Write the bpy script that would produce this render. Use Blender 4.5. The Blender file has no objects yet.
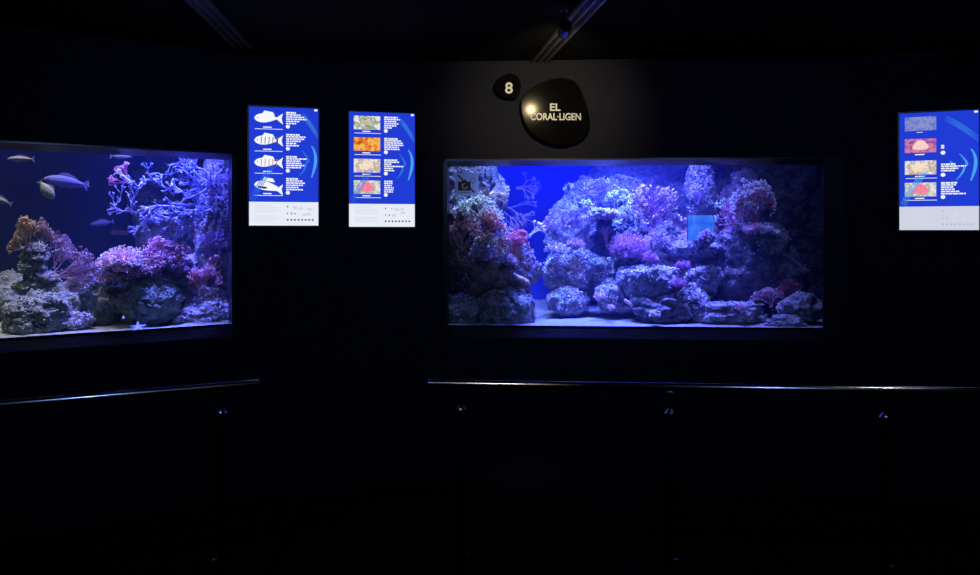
import bpy, bmesh, math, random
from mathutils import Vector, Matrix, noise, Euler
S = bpy.context.scene
C = S.collection

# ---------------------------------------------------------------- camera, world, view
F = 708.0; EYE = 1.6; HY = 230.0; CX = 490.0
cam = bpy.data.cameras.new('camera'); co = bpy.data.objects.new('camera', cam); C.objects.link(co)
co.location = (0, 0, EYE); co.rotation_euler = (math.pi/2, 0, 0)
cam.sensor_fit = 'HORIZONTAL'; cam.sensor_width = 36; cam.lens = 36*F/980
cam.shift_y = -(287.5-HY)/980; cam.clip_start = .05
S.camera = co
w = bpy.data.worlds.new('world'); S.world = w; w.use_nodes = True
w.node_tree.nodes['Background'].inputs[0].default_value = (.0, .0, .0, 1)
vs = S.view_settings
vs.view_transform = 'Standard'; vs.look = 'None'; vs.gamma = 1; vs.exposure = 0; vs.use_curve_mapping = False

# ---------------------------------------------------------------- facets of the wall
class Facet:
    def __init__(s, a, b):
        s.a = Vector((a[0], a[1], 0)); s.b = Vector((b[0], b[1], 0)); s.e = (s.b-s.a).normalized()
        s.inn = Vector((-s.e.y, s.e.x, 0)); s.L = (s.b-s.a).length; s.th = math.atan2(s.e.y, s.e.x)
    def hit(s, px, py, w=0):
        d = Vector(((px-CX)/F, 1, (HY-py)/F)); o = Vector((0, 0, EYE))
        t = ((s.a-o).dot(s.inn)+w)/d.dot(s.inn)
        return o+d*t
    def t(s, px, w=0):
        return s.hit(px, HY, w).y
    def P(s, u, w, z):
        return s.a+s.e*u+s.inn*w+Vector((0, 0, z))
    def u(s, px, w=0):
        return (s.hit(px, HY, w)-s.a).dot(s.e)
FL = Facet((-4.30, 2.597), (-1.513, 4.203))
FB = Facet((-1.513, 4.203), (-.40, 4.445))
FC = Facet((-.40, 4.445), (2.25, 4.29))
FR = Facet((2.25, 4.29), (4.6, 3.40))
CEIL = 2.655

# ---------------------------------------------------------------- lights
def area(name, f, u, wd, z, sx, sy, power, col, tilt=(0, 0), spread=math.pi):
    l = bpy.data.lights.new(name, 'AREA'); l.shape = 'RECTANGLE'; l.size = sx; l.size_y = sy
    l.energy = power; l.color = col; l.spread = spread
    o = bpy.data.objects.new(name, l); C.objects.link(o); o.location = f.P(u, wd, z)
    o.rotation_euler = (Matrix.Rotation(f.th, 3, 'Z') @ Euler((tilt[0], tilt[1], 0)).to_matrix()).to_euler()
    return o
UC0 = FC.u(446.5); UC1 = FC.u(824)          # centre opening
UL1 = FL.u(232.5); UL0 = UL1-2.31           # left opening
# lamps hanging over the water, just above the openings (tilt<0 throws light backwards)
LZ = 3.35; SP = math.radians(70)
area('tank_lamp', FC, UC0+.98, .34, LZ, .95, .14, 40, (.045, .10, 1), (.12, 0), math.radians(52))
area('tank_lamp', FC, UC0+1.36, .30, LZ, .4, .15, 22, (.17, .17, 1), (.12, 0), math.radians(52))
area('tank_lamp', FC, UC0+.66, .55, LZ, .25, .2, 6.5, (.05, .11, 1), (.0, 0), math.radians(40))
area('tank_lamp', FC, UC0+.22, .17, LZ, .4, .12, 10.5, (.30, .42, 1), (.08, 0), math.radians(60))
area('tank_lamp', FC, UC0+.62, 1.15, 2.34, .9, .15, 4, (.004, .006, 1), (.65, 0))
area('tank_lamp', FC, UC0+2.05, .22, LZ, .4, .1, 1.4, (.20, .28, 1), (.1, 0), math.radians(60))
area('tank_lamp', FL, UL1-.34, .24, LZ, .3, .12, 22, (.10, .13, 1), (.10, 0), math.radians(45))
area('tank_lamp', FL, UL1-.95, .20, LZ, .5, .12, 5.8, (.80, .62, 1), (.10, 0), math.radians(58))
area('tank_lamp', FL, UL1-1.75, .24, LZ, .7, .12, 3.6, (.66, .82, .60), (.1, 0), SP)
area('tank_lamp', FL, UL1-1.0, 1.2, 2.34, 1.6, .15, 1.0, (.02, .05, 1), (.6, 0))

# ---------------------------------------------------------------- materials
def N(nt, t, **kw):
    n = nt.nodes.new(t)
    for k, v in kw.items(): setattr(n, k, v)
    return n
def mat(name, col, rough=.6, metal=0, col2=None, scale=20, bump=0, bscale=None, spec=.5, detail=6, sharp=False):
    m = bpy.data.materials.new(name); m.use_nodes = True; nt = m.node_tree; b = nt.nodes['Principled BSDF']
    b.inputs['Base Color'].default_value = (*col, 1); b.inputs['Roughness'].default_value = rough
    b.inputs['Metallic'].default_value = metal; b.inputs['Specular IOR Level'].default_value = spec
    tc = N(nt, 'ShaderNodeTexCoord')
    n = N(nt, 'ShaderNodeTexNoise'); n.inputs['Scale'].default_value = scale; n.inputs['Detail'].default_value = detail
    nt.links.new(tc.outputs['Object'], n.inputs['Vector'])
    c2 = col2 or tuple(c*.75 for c in col)
    r = N(nt, 'ShaderNodeValToRGB')
    r.color_ramp.elements[0].position = .46 if sharp else .35; r.color_ramp.elements[1].position = .54 if sharp else .65
    r.color_ramp.elements[0].color = (*c2, 1); r.color_ramp.elements[1].color = (*col, 1)
    nt.links.new(n.outputs['Fac'], r.inputs['Fac']); nt.links.new(r.outputs['Color'], b.inputs['Base Color'])
    if bump:
        n2 = N(nt, 'ShaderNodeTexNoise'); n2.inputs['Scale'].default_value = bscale or scale*2; n2.inputs['Detail'].default_value = 5
        nt.links.new(tc.outputs['Object'], n2.inputs['Vector'])
        bp = N(nt, 'ShaderNodeBump'); bp.inputs['Strength'].default_value = bump; bp.inputs['Distance'].default_value = .02
        nt.links.new(n2.outputs['Fac'], bp.inputs['Height']); nt.links.new(bp.outputs['Normal'], b.inputs['Normal'])
    return m
def emi(name, col, s=1.0, noise_cols=None, scale=12):
    m = bpy.data.materials.new(name); m.use_nodes = True; nt = m.node_tree; nt.nodes.clear()
    e = N(nt, 'ShaderNodeEmission'); o = N(nt, 'ShaderNodeOutputMaterial')
    e.inputs[0].default_value = (*col, 1); e.inputs[1].default_value = s
    if noise_cols:
        tc = N(nt, 'ShaderNodeTexCoord'); n = N(nt, 'ShaderNodeTexNoise'); n.inputs['Scale'].default_value = scale; n.inputs['Detail'].default_value = 4
        nt.links.new(tc.outputs['Object'], n.inputs['Vector'])
        r = N(nt, 'ShaderNodeValToRGB'); cr = r.color_ramp
        cr.elements[0].position = .3; cr.elements[0].color = (*noise_cols[0], 1)
        cr.elements[1].position = .7; cr.elements[1].color = (*noise_cols[-1], 1)
        for i, c in enumerate(noise_cols[1:-1]):
            q = cr.elements.new(.3+.4*(i+1)/(len(noise_cols)-1)); q.color = (*c, 1)
        nt.links.new(n.outputs['Fac'], r.inputs['Fac']); nt.links.new(r.outputs['Color'], e.inputs[0])
    nt.links.new(e.outputs[0], o.inputs[0]); return m
def glass_mat(name, tint=(1, 1, 1), ior=1.25):
    m = bpy.data.materials.new(name); m.use_nodes = True; nt = m.node_tree; nt.nodes.clear()
    o = N(nt, 'ShaderNodeOutputMaterial'); mx = N(nt, 'ShaderNodeMixShader'); t = N(nt, 'ShaderNodeBsdfTransparent'); g = N(nt, 'ShaderNodeBsdfGlossy')
    fr = N(nt, 'ShaderNodeFresnel'); fr.inputs[0].default_value = ior; t.inputs[0].default_value = (*tint, 1); g.inputs['Roughness'].default_value = .02
    nt.links.new(fr.outputs[0], mx.inputs[0]); nt.links.new(t.outputs[0], mx.inputs[1]); nt.links.new(g.outputs[0], mx.inputs[2]); nt.links.new(mx.outputs[0], o.inputs[0])
    return m
def water_mat(name, col, dens):
    m = bpy.data.materials.new(name); m.use_nodes = True; nt = m.node_tree; nt.nodes.clear()
    o = N(nt, 'ShaderNodeOutputMaterial'); v = N(nt, 'ShaderNodeVolumeScatter')
    v.inputs['Color'].default_value = (*col, 1); v.inputs['Density'].default_value = dens; v.inputs['Anisotropy'].default_value = .2
    nt.links.new(v.outputs[0], o.inputs['Volume']); return m
def film_mat(name, col, alpha):
    m = bpy.data.materials.new(name); m.use_nodes = True; nt = m.node_tree; nt.nodes.clear()
    o = N(nt, 'ShaderNodeOutputMaterial'); mx = N(nt, 'ShaderNodeMixShader'); t = N(nt, 'ShaderNodeBsdfTransparent')
    ad = N(nt, 'ShaderNodeMixShader'); tl = N(nt, 'ShaderNodeBsdfTranslucent'); d = N(nt, 'ShaderNodeBsdfDiffuse')
    tl.inputs[0].default_value = (*col, 1); d.inputs[0].default_value = (*col, 1); ad.inputs[0].default_value = .9
    mx.inputs[0].default_value = alpha
    nt.links.new(d.outputs[0], ad.inputs[1]); nt.links.new(tl.outputs[0], ad.inputs[2])
    nt.links.new(t.outputs[0], mx.inputs[1]); nt.links.new(ad.outputs[0], mx.inputs[2]); nt.links.new(mx.outputs[0], o.inputs[0])
    return m
M = {}
M['wall'] = mat('wall_paint', (.018, .019, .032), .9, col2=(.015, .016, .028), scale=3, bump=.1, bscale=80, spec=.15)
M['ceiling'] = mat('ceiling_paint', (.005, .005, .010), .9, scale=2, spec=.1)
M['floor'] = mat('floor_vinyl', (.004, .004, .005), .9, scale=5, bump=.05, spec=.1)
M['frame'] = mat('frame_lacquer', (.030, .030, .040), .30, scale=4, spec=.55)
M['black'] = mat('black_plastic', (.010, .010, .012), .35, scale=10)
M['board'] = mat('sign_board', (.004, .004, .005), .12, scale=10, spec=.05)
M['letter'] = mat('letter_white', (.80, .84, .92), .5, col2=(.75, .75, .73))
M['steel'] = mat('brushed_steel', (.62, .62, .64), .19, 1, col2=(.52, .52, .54), scale=60)
M['track'] = mat('track_aluminium', (.35, .35, .37), .35, .8, scale=30)
M['glass'] = glass_mat('tank_glass')
M['backblue'] = mat('tank_back_blue', (.05, .09, .85), .9, col2=(.05, .08, .80), scale=1.5)
M['backnavy'] = mat('tank_back_navy', (.02, .045, .16), .9, col2=(.02, .045, .14), scale=1.5)
M['tankdark'] = mat('tank_side_dark', (.03, .03, .06), .8)
M['sand'] = mat('coral_sand', (.40, .40, .42), .9, col2=(.24, .24, .26), scale=60, bump=.8, bscale=60)
M['sandgreen'] = mat('coral_sand_green', (.40, .46, .36), .9, col2=(.25, .30, .24), scale=30, bump=.8, bscale=60)
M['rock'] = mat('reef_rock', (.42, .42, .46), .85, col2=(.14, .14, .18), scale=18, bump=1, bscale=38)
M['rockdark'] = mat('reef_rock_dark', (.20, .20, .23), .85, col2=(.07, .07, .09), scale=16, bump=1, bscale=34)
M['rockbrown'] = mat('reef_rock_brown', (.36, .30, .30), .85, col2=(.11, .10, .13), scale=20, bump=1, bscale=40)
M['rockgreen'] = mat('reef_rock_green', (.30, .36, .30), .85, col2=(.10, .14, .12), scale=18, bump=1, bscale=38)
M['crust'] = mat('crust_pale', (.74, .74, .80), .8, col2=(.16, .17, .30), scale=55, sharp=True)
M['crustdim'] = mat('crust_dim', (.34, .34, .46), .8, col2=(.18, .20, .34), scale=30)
M['crustpurple'] = mat('crust_purple', (.62, .42, .74), .8, col2=(.34, .26, .55), scale=30)
M['crustpink'] = mat('crust_pink', (.82, .40, .52), .8, col2=(.45, .18, .32), scale=30)
M['crustgreen'] = mat('crust_green', (.45, .52, .44), .8, col2=(.22, .30, .26), scale=30)
M['fanwhite'] = mat('fan_white', (.88, .80, .86), .8, col2=(.70, .48, .66), scale=25)
M['fanpurple'] = mat('fan_purple', (.55, .28, .48), .8, col2=(.35, .18, .36), scale=25)
M['stempurple'] = mat('stem_purple', (.20, .07, .16), .8)
M['pink'] = mat('coral_pink', (.90, .30, .50), .7, col2=(.60, .20, .42), scale=30)
M['softpink'] = mat('coral_soft_pink', (.52, .20, .46), .7, col2=(.34, .14, .36), scale=30)
M['palepink'] = mat('coral_pale_pink', (.92, .62, .70), .7, col2=(.62, .34, .48), scale=30)
M['red'] = mat('coral_red', (.85, .22, .26), .7, col2=(.42, .07, .12), scale=30)
M['redfan'] = mat('coral_rose_fan', (.98, .46, .52), .7, col2=(.85, .34, .42), scale=30)
M['darkred'] = mat('coral_dark_red', (.30, .08, .12), .7, col2=(.20, .05, .10), scale=30)
M['ochre'] = mat('coral_ochre', (.62, .46, .20), .7, col2=(.40, .30, .16), scale=30)
M['brown'] = mat('coral_brown', (.36, .28, .24), .7, col2=(.24, .18, .20), scale=30)
M['mauve'] = mat('coral_mauve', (.50, .34, .46), .7, col2=(.32, .22, .36), scale=30)
M['white'] = mat('coral_white', (.92, .90, .88), .7, col2=(.70, .70, .74), scale=30)
M['greenwhite'] = mat('coral_green_white', (.74, .88, .70), .7, col2=(.48, .62, .55), scale=30)
M['antler'] = mat('coral_antler', (.56, .60, .97), .7, col2=(.36, .38, .85), scale=30)
M['fishpale'] = mat('fish_pale', (.30, .32, .32), .5, col2=(.22, .24, .25), scale=20)
M['fishblue'] = mat('fish_blue', (.10, .12, .48), .8, col2=(.12, .15, .30), scale=14)
M['fishgreen'] = mat('fish_green', (.40, .46, .28), .5, col2=(.24, .30, .20), scale=24)
M['eye'] = mat('fish_eye', (.01, .01, .01), .2)

# ---------------------------------------------------------------- object helpers
def tag(o, label, cat, group=None, kind=None):
    if label: o['label'] = label
    if cat: o['category'] = cat
    if group: o['group'] = group
    if kind: o['kind'] = kind
    return o
def ms(o, k): o['kind'] = k; return o
class MB:
    def __init__(s): s.v = []; s.f = []
    def add(s, vs, fs):
        k = len(s.v); s.v += [tuple(v) for v in vs]; s.f += [tuple(i+k for i in f) for f in fs]
    def box(s, x0, x1, y0, y1, z0, z1):
        s.add([(x, y, z) for x in (x0, x1) for y in (y0, y1) for z in (z0, z1)],
              [(0, 1, 3, 2), (4, 6, 7, 5), (0, 4, 5, 1), (2, 3, 7, 6), (0, 2, 6, 4), (1, 5, 7, 3)])
    def tube(s, pts, rad, n=5, cap=True, flat=1.0):
        pts = [Vector(p) for p in pts]; ring = []; prev = None
        for i, p in enumerate(pts):
            d = (pts[min(i+1, len(pts)-1)]-pts[max(i-1, 0)])
            d = d.normalized() if d.length > 1e-9 else Vector((0, 0, 1))
            a = prev if prev is not None else (Vector((0, 1, 0)) if abs(d.y) < .9 else Vector((1, 0, 0)))
            a = (a-d*a.dot(d)); a = a.normalized() if a.length > 1e-6 else d.orthogonal().normalized()
            prev = a; b = d.cross(a); r = rad[i] if isinstance(rad, (list, tuple)) else rad
            ring.append([p+(a*math.cos(2*math.pi*k/n)*flat+b*math.sin(2*math.pi*k/n))*r for k in range(n)])
        k0 = len(s.v)
        for r in ring: s.v += [tuple(q) for q in r]
        for i in range(len(ring)-1):
            for k in range(n):
                a = k0+i*n+k; b = k0+i*n+(k+1) % n; s.f.append((a, b, b+n, a+n))
        if cap:
            if n >= 8:
                k1 = len(s.v); s.v += [tuple(q) for q in ring[0]]+[tuple(q) for q in ring[-1]]
                s.f.append(tuple(k1+k for k in range(n))[::-1]); s.f.append(tuple(k1+n+k for k in range(n)))
            else:
                s.f.append(tuple(k0+k for k in range(n))[::-1]); s.f.append(tuple(k0+(len(ring)-1)*n+k for k in range(n)))
    def lathe(s, prof, n=16, c=(0, 0, 0)):
        k0 = len(s.v)
        for r, z in prof:
            for k in range(n):
                a = 2*math.pi*k/n; s.v.append((c[0]+r*math.cos(a), c[1]+r*math.sin(a), c[2]+z))
        for i in range(len(prof)-1):
            for k in range(n):
                a = k0+i*n+k; b = k0+i*n+(k+1) % n; s.f.append((a, b, b+n, a+n))
        k1 = len(s.v); s.v += s.v[k0:k0+n]+s.v[k0+(len(prof)-1)*n:k0+len(prof)*n]
        s.f.append(tuple(k1+k for k in range(n))[::-1]); s.f.append(tuple(k1+n+k for k in range(n)))
    def blob(s, c, r, ax=None, st=1.0):
        # small icosahedron knob, stretched along ax
        c = Vector(c)
        for q in [None]:
            vs = []
            for v in ICO_V:
                p = v*r
                if ax is not None: p = p+ax*(v.dot(ax)*r*(st-1))
                vs.append(c+p)
            s.add(vs, ICO_F)
    def poly(s, pts, y0, y1):
        # prism of an outline in the local x,z plane, from depth y0 to y1
        n = len(pts); s.add([(x, y0, z) for x, z in pts]+[(x, y1, z) for x, z in pts],
              [tuple(range(n)), tuple(range(2*n-1, n-1, -1))]+[(i, i+n, (i+1) % n+n, (i+1) % n) for i in range(n)])
    def build(s, name, m, parent=None, loc=None, rot=None, smooth=False, fix=True):
        me = bpy.data.meshes.new(name); me.from_pydata(s.v, [], s.f); me.materials.append(m)
        if fix:
            bm = bmesh.new(); bm.from_mesh(me); bmesh.ops.recalc_face_normals(bm, faces=bm.faces); bm.to_mesh(me); bm.free()
        if smooth: me.polygons.foreach_set('use_smooth', [True]*len(me.polygons))
        o = bpy.data.objects.new(name, me); C.objects.link(o)
        if parent: o.parent = parent
        if loc is not None: o.location = loc
        if rot is not None: o.rotation_euler = rot
        return o
_b = bmesh.new(); bmesh.ops.create_icosphere(_b, subdivisions=1, radius=1); _b.verts.ensure_lookup_table()
ICO_V = [v.co.copy() for v in _b.verts]; ICO_F = [tuple(v.index for v in f.verts) for f in _b.faces]; _b.free()
def empty(name, loc, rot=(0, 0, 0)):
    o = bpy.data.objects.new(name, None); C.objects.link(o); o.location = loc; o.rotation_euler = rot; o.empty_display_size = .05
    return o

# ---------------------------------------------------------------- room shell
def wall(name, f, hole=None, th=.12):
    mb = MB(); L = f.L; ext = .0
    if hole:
        u0, u1, z0, z1 = hole
        mb.box(-ext, u0, 0, th, 0, CEIL); mb.box(u1, L+ext, 0, th, 0, CEIL)
        mb.box(u0, u1, 0, th, 0, z0); mb.box(u0, u1, 0, th, z1, CEIL)
    else: mb.box(-ext, L+ext, 0, th, 0, CEIL)
    return ms(mb.build(name, M['wall'], loc=f.a, rot=(0, 0, f.th)), 'structure')
# opening heights, measured on the wall plane
ZC0 = FC.hit(500, 337.5).z; ZC1 = FC.hit(500, 160.5).z
ZL0 = FL.hit(200, 338.5).z; ZL1 = FL.hit(200, 152.5).z
wall('wall_left', FL, (UL0, UL1, ZL0, ZL1))
wall('wall_front_left', FB)
wall('wall_front', FC, (UC0-.012, UC1+.10, ZC0, ZC1))
wall('wall_front_right', FR)
FW = Facet((-4.3, -3.2), (-4.3, 2.597)); FE = Facet((4.6, 3.40), (4.6, -3.2)); FK = Facet((4.6, -3.2), (-4.3, -3.2))
wall('wall_west', FW); wall('wall_east', FE); wall('wall_back', FK)
mb = MB(); mb.add([(-5.4, -3.4, 0), (5.2, -3.4, 0), (5.2, 6.6, 0), (-5.4, 6.6, 0)], [(0, 1, 2, 3)])
mb.add([(-5.4, -3.4, -.1), (5.2, -3.4, -.1), (5.2, 6.6, -.1), (-5.4, 6.6, -.1)], [(0, 3, 2, 1)])
ms(mb.build('floor', M['floor']), 'structure')
mb = MB(); cpts = [(-4.4, -3.3), (4.7, -3.3), (4.7, 3.45), (2.26, 4.385), (-.40, 4.54), (-1.53, 4.30), (-4.4, 2.65)]
mb.add([(x, y, z) for z in (CEIL, CEIL+.1) for x, y in cpts], [tuple(range(7)), tuple(range(13, 6, -1))]+[(i, i+7, (i+1) % 7+7, (i+1) % 7) for i in range(7)]); ms(mb.build('ceiling', M['ceiling']), 'structure')

# ---------------------------------------------------------------- aquariums
TD = 1.55   # inner depth
def aquarium(f, u0, u1, z0, z1, label, mback, mwater, flare=0):
    r = empty('aquarium', f.P(0, 0, 0), (0, 0, f.th)); tag(r, label, 'aquarium')
    s = MB(); wd = .11; uf = u1; u1 = u1+flare
    # sloping sill, head, and jamb strips around the pane (set back in the wall)
    s.add([(u0, -.004, z0), (u1, -.004, z0), (u1, wd, z0+.045), (u0, wd, z0+.045), (u0, -.004, z0-.012), (u1, -.004, z0-.012), (u1, wd, z0-.012), (u0, wd, z0-.012)],
          [(0, 1, 2, 3), (4, 7, 6, 5), (0, 4, 5, 1), (3, 2, 6, 7), (0, 3, 7, 4), (1, 5, 6, 2)])
    sill = s.build('sill', M['frame'], r)
    s = MB()
    s.add([(u0, -.004, z1), (u1, -.004, z1), (u1, wd, z1-.026), (u0, wd, z1-.026), (u0, -.004, z1+.01), (u1, -.004, z1+.01), (u1, wd, z1+.01), (u0, wd, z1+.01)],
          [(3, 2, 1, 0), (5, 6, 7, 4), (1, 5, 4, 0), (7, 6, 2, 3), (4, 7, 3, 0), (2, 6, 5, 1)])
    s.build('head_trim', M['frame'], r)
    s = MB(); s.box(u0-.02, u0+.004, -.004, wd, z0, z1); s.build('side_trim', M['black'], r)
    s = MB(); s.box(uf-.004, u1+.02, -.004, wd if not flare else .010, z0, z1); s.build('side_trim', M['frame'], r)
    s = MB(); s.box(u0, u1, wd+.002, wd+.012, z0+.02, z1-.01); s.build('glass_pane', M['glass'], r)
    a, b = u0-.25, u1+.25
    s = MB(); s.add([(a, TD, z0-.2), (b, TD, z0-.2), (b, TD, 2.7), (a, TD, 2.7)], [(0, 3, 2, 1)])
    s.build('back_panel', mback, r)
    s = MB(); s.box(a-.02, a, .13, TD, z0-.2, 2.7); s.build('side_panel', M['tankdark'], r)
    s = MB(); s.box(b, b+.02, .13, TD, z0-.2, 2.7); s.build('side_panel', M['tankdark'], r)
    s = MB(); s.box(a, b, .13, TD, z0-.22, z0-.2); s.build('tank_base', M['tankdark'], r)
    s = MB(); s.box(a+.01, b-.01, .125, TD-.01, z0-.19, 2.32); s.build('water', mwater, r)
    return r
AQC = aquarium(FC, UC0, UC1, ZC0, ZC1, 'wide rectangular aquarium under the pebble-shaped sign, lit deep blue', M['backblue'], water_mat('water_blue', (.14, .20, 1), .17), .095)
AQL = aquarium(FL, UL0, UL1, ZL0, ZL1, 'dim navy aquarium with fish and antler coral, cut by the left edge', M['backnavy'], water_mat('water_navy', (.25, .40, 1), .06))
def sand(f, u0, u1, z, m, label, amp, grp):
    nx, ny = 150, 60; mb = MB(); a, b = u0-.24, u1+.24
    for j in range(ny+1):
        for i in range(nx+1):
            x = a+(b-a)*i/nx; y = .135+(TD-.145)*j/ny
            h = noise.fractal(Vector((x*2.2, y*2.2, 3)), 1, 2, 5)*amp+noise.noise(Vector((x*25, y*25, 1)))*.004+.02*y
            mb.v.append((x, y, z+h*min(1, (y-.13)*6)+.0))
    for j in range(ny):
        for i in range(nx):
            q = j*(nx+1)+i; mb.f.append((q, q+1, q+nx+2, q+nx+1))
    o = mb.build('sand_bed', m, loc=f.P(0, 0, 0), rot=(0, 0, f.th), smooth=True, fix=False)
    return tag(o, label, 'sand', kind='stuff')
SZC = ZC0+.058; SZL = ZL0+.058
sand(FC, UC0, UC1, SZC, M['sand'], 'pale blue-lit sand on the floor of the wide aquarium', .02, None)
sand(FL, UL0, UL1, SZL, M['sandgreen'], 'greenish gravel on the floor of the left aquarium', .03, None)

# ---------------------------------------------------------------- reef makers (local x along the pane, y into the tank, z up)
def mesh_sample(me, n, rnd, cond):
    ps = [p for p in me.polygons if cond(p)]
    if not ps: return []
    return [(rnd.choice(ps)) for _ in range(n)]
def rock(f, px, py, wd, rx, ry, dep, label, m='rock', crust=None, n=350, seed=0, dens=1.7, amp=.28, freq=1.6, top=.15, kr=.0055, sub=5, flat=0, name='reef_rock', group=None):
    """rx, ry = half width and half height in px at that distance; dep = half depth in metres"""
    t = f.t(px, wd)/F; X = rx*t; Z = ry*t; rnd = random.Random(seed)
    loc = f.hit(px, py, wd)
    bm = bmesh.new(); bmesh.ops.create_icosphere(bm, subdivisions=sub, radius=1)
    off = Vector((seed*7.3, seed*3.1, seed*1.7))
    for v in bm.verts:
        d = v.co.normalized()
        h = 1+amp*noise.fractal(d*freq+off, .9, 2.1, 5)
        c = noise.voronoi(d*4+off)[0]; h += .10*(c[1]-c[0])-.05
        c = noise.voronoi(d*11+off)[0]; h += .045*(c[1]-c[0])
        if flat and d.z > flat: d = Vector((d.x, d.y, flat+(d.z-flat)*.35))
        q = Vector((d.x*X, d.y*dep, d.z*Z))*h
        q += Vector((noise.noise(q*30+off), noise.noise(q*30-off), noise.noise(q*30+off*2)))*.009
        v.co = q
    me = bpy.data.meshes.new(name); bm.to_mesh(me); bm.free(); me.materials.append(M[m])
    me.polygons.foreach_set('use_smooth', [True]*len(me.polygons))
    o = bpy.data.objects.new(name, me); C.objects.link(o); o.location = loc; o.rotation_euler = (0, 0, f.th)
    tag(o, label, 'rock', group)
    if crust:
        mb = MB()
        cand = [p for p in me.polygons if (p.normal.z > top or (p.normal.y < -.3 and p.normal.z > top-.35 and noise.noise(p.center*14+off) > .05)) and p.normal.y < .45 and noise.noise(p.center*9+off) > -.28]
        for _ in range(int(n*dens) if cand else 0):
            p = rnd.choice(cand); r = kr*rnd.uniform(.5, 1.25)
            ax = (p.normal+Vector((rnd.uniform(-.5, .5), rnd.uniform(-.5, .5), rnd.uniform(-.1, .7)))).normalized()
            mb.blob(p.center+ax*r*.6, r, ax, rnd.uniform(1.0, 2.2))
        ms(mb.build('encrusting_coral', M[crust], o, fix=False, smooth=True), 'stuff')
    return o
def grow(mb, p, d, L, r, depth, rnd, spread, planar, minr=.0012, nseg=2, bias=.15, tips=None):
    pts = [p]; rad = [r]; q = p.copy(); dd = d.copy()
    for i in range(nseg):
        j = Vector((rnd.gauss(0, .16), rnd.gauss(0, .16)*(1-planar), rnd.gauss(0, .16))); dd = (dd+j).normalized()
        q = q+dd*(L/nseg); pts.append(q.copy()); rad.append(max(minr, r*(1-.28*(i+1)/nseg)))
    mb.tube(pts, rad, 4 if r < .004 else 6, cap=(depth == 0))
    if depth == 0:
        if tips is not None: tips.append((q, dd, rad[-1]))
        return
    k = 2 if rnd.random() < .62 else 3
    for i in range(k):
        a = spread*((i/(k-1))*2-1)*rnd.uniform(.6, 1.25)+rnd.gauss(0, .08)
        if planar > .5: nd = Matrix.Rotation(a, 3, 'Y') @ dd; nd.y += rnd.gauss(0, .1)
        else:
            ax = Vector((rnd.gauss(0, 1), rnd.gauss(0, 1), rnd.gauss(0, 1))).normalized(); ax = (ax-dd*ax.dot(dd)).normalized(); nd = Matrix.Rotation(abs(a)+.15, 3, ax) @ dd
        nd = (nd+Vector((0, 0, bias))).normalized()
        grow(mb, q, nd, L*rnd.uniform(.72, .95), rad[-1]*.86, depth-1, rnd, spread, planar, minr, nseg, bias, tips)
def coral(f, px, py, wd, h, label, m, depth=6, spread=.42, planar=1, r=.006, d=(0, 0, 1), seed=1, name='sea_fan', nstem=1, fanw=0, bias=.1, minr=.0014, tipm=None, tipr=.0035, group=None, cat='coral', hold=True, hm='rockdark', wpx=0):
    """px,py = foot of the coral; h = total height in px"""
    t = f.t(px, wd)/F; H = h*t; rnd = random.Random(seed); mb = MB(); tips = []
    tot = sum(.83**i for i in range(depth+1)); L = H/(tot*.93)
    dv = Vector(d).normalized()
    def run(mb, tips, L):
      rnd.seed(seed)
      for s in range(nstem):
        a = fanw*((s/(nstem-1))*2-1) if nstem > 1 else 0
        if planar > .5: ds = Matrix.Rotation(a, 3, 'Y') @ dv
        else: ds = Matrix.Rotation(a, 3, 'Y') @ (Matrix.Rotation(rnd.uniform(-fanw, fanw), 3, 'X') @ dv)
        grow(mb, Vector((0, 0, 0)), ds, L*rnd.uniform(.85, 1.1), r, depth, rnd, spread, planar, minr, 2, bias, tips)
    run(mb, tips, L); far = max(Vector(v).length for v in mb.v); mb = MB(); tips = []; run(mb, tips, L*H/far)
    if wpx:
        xs = [v[0] for v in mb.v]; kx = wpx*t/(max(xs)-min(xs)); mb.v = [(v[0]*kx, v[1], v[2]) for v in mb.v]; tips = [(Vector((q.x*kx, q.y, q.z)), dd, rr) for q, dd, rr in tips]
    o = mb.build(name, M[m], loc=f.hit(px, py, wd), rot=(0, 0, f.th), fix=False, smooth=True)
    tag(o, label, cat, group)
    if tipm:
        tb = MB()
        for q, dd, rr in tips: tb.blob(q, tipr*rnd.uniform(.7, 1.2), dd, 1.8)
        ms(tb.build('polyps', M[tipm], o, fix=False, smooth=True), 'stuff')
    if hold:
        hb = MB(); R = max(r*2.4, .012); hb.lathe([(R*1.25, -R*.9), (R*1.1, -R*.2), (R*.7, R*.35), (R*.35, R*.9)], 10)
        hb.build('holdfast', M[hm], o, smooth=True)
    return o
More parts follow.
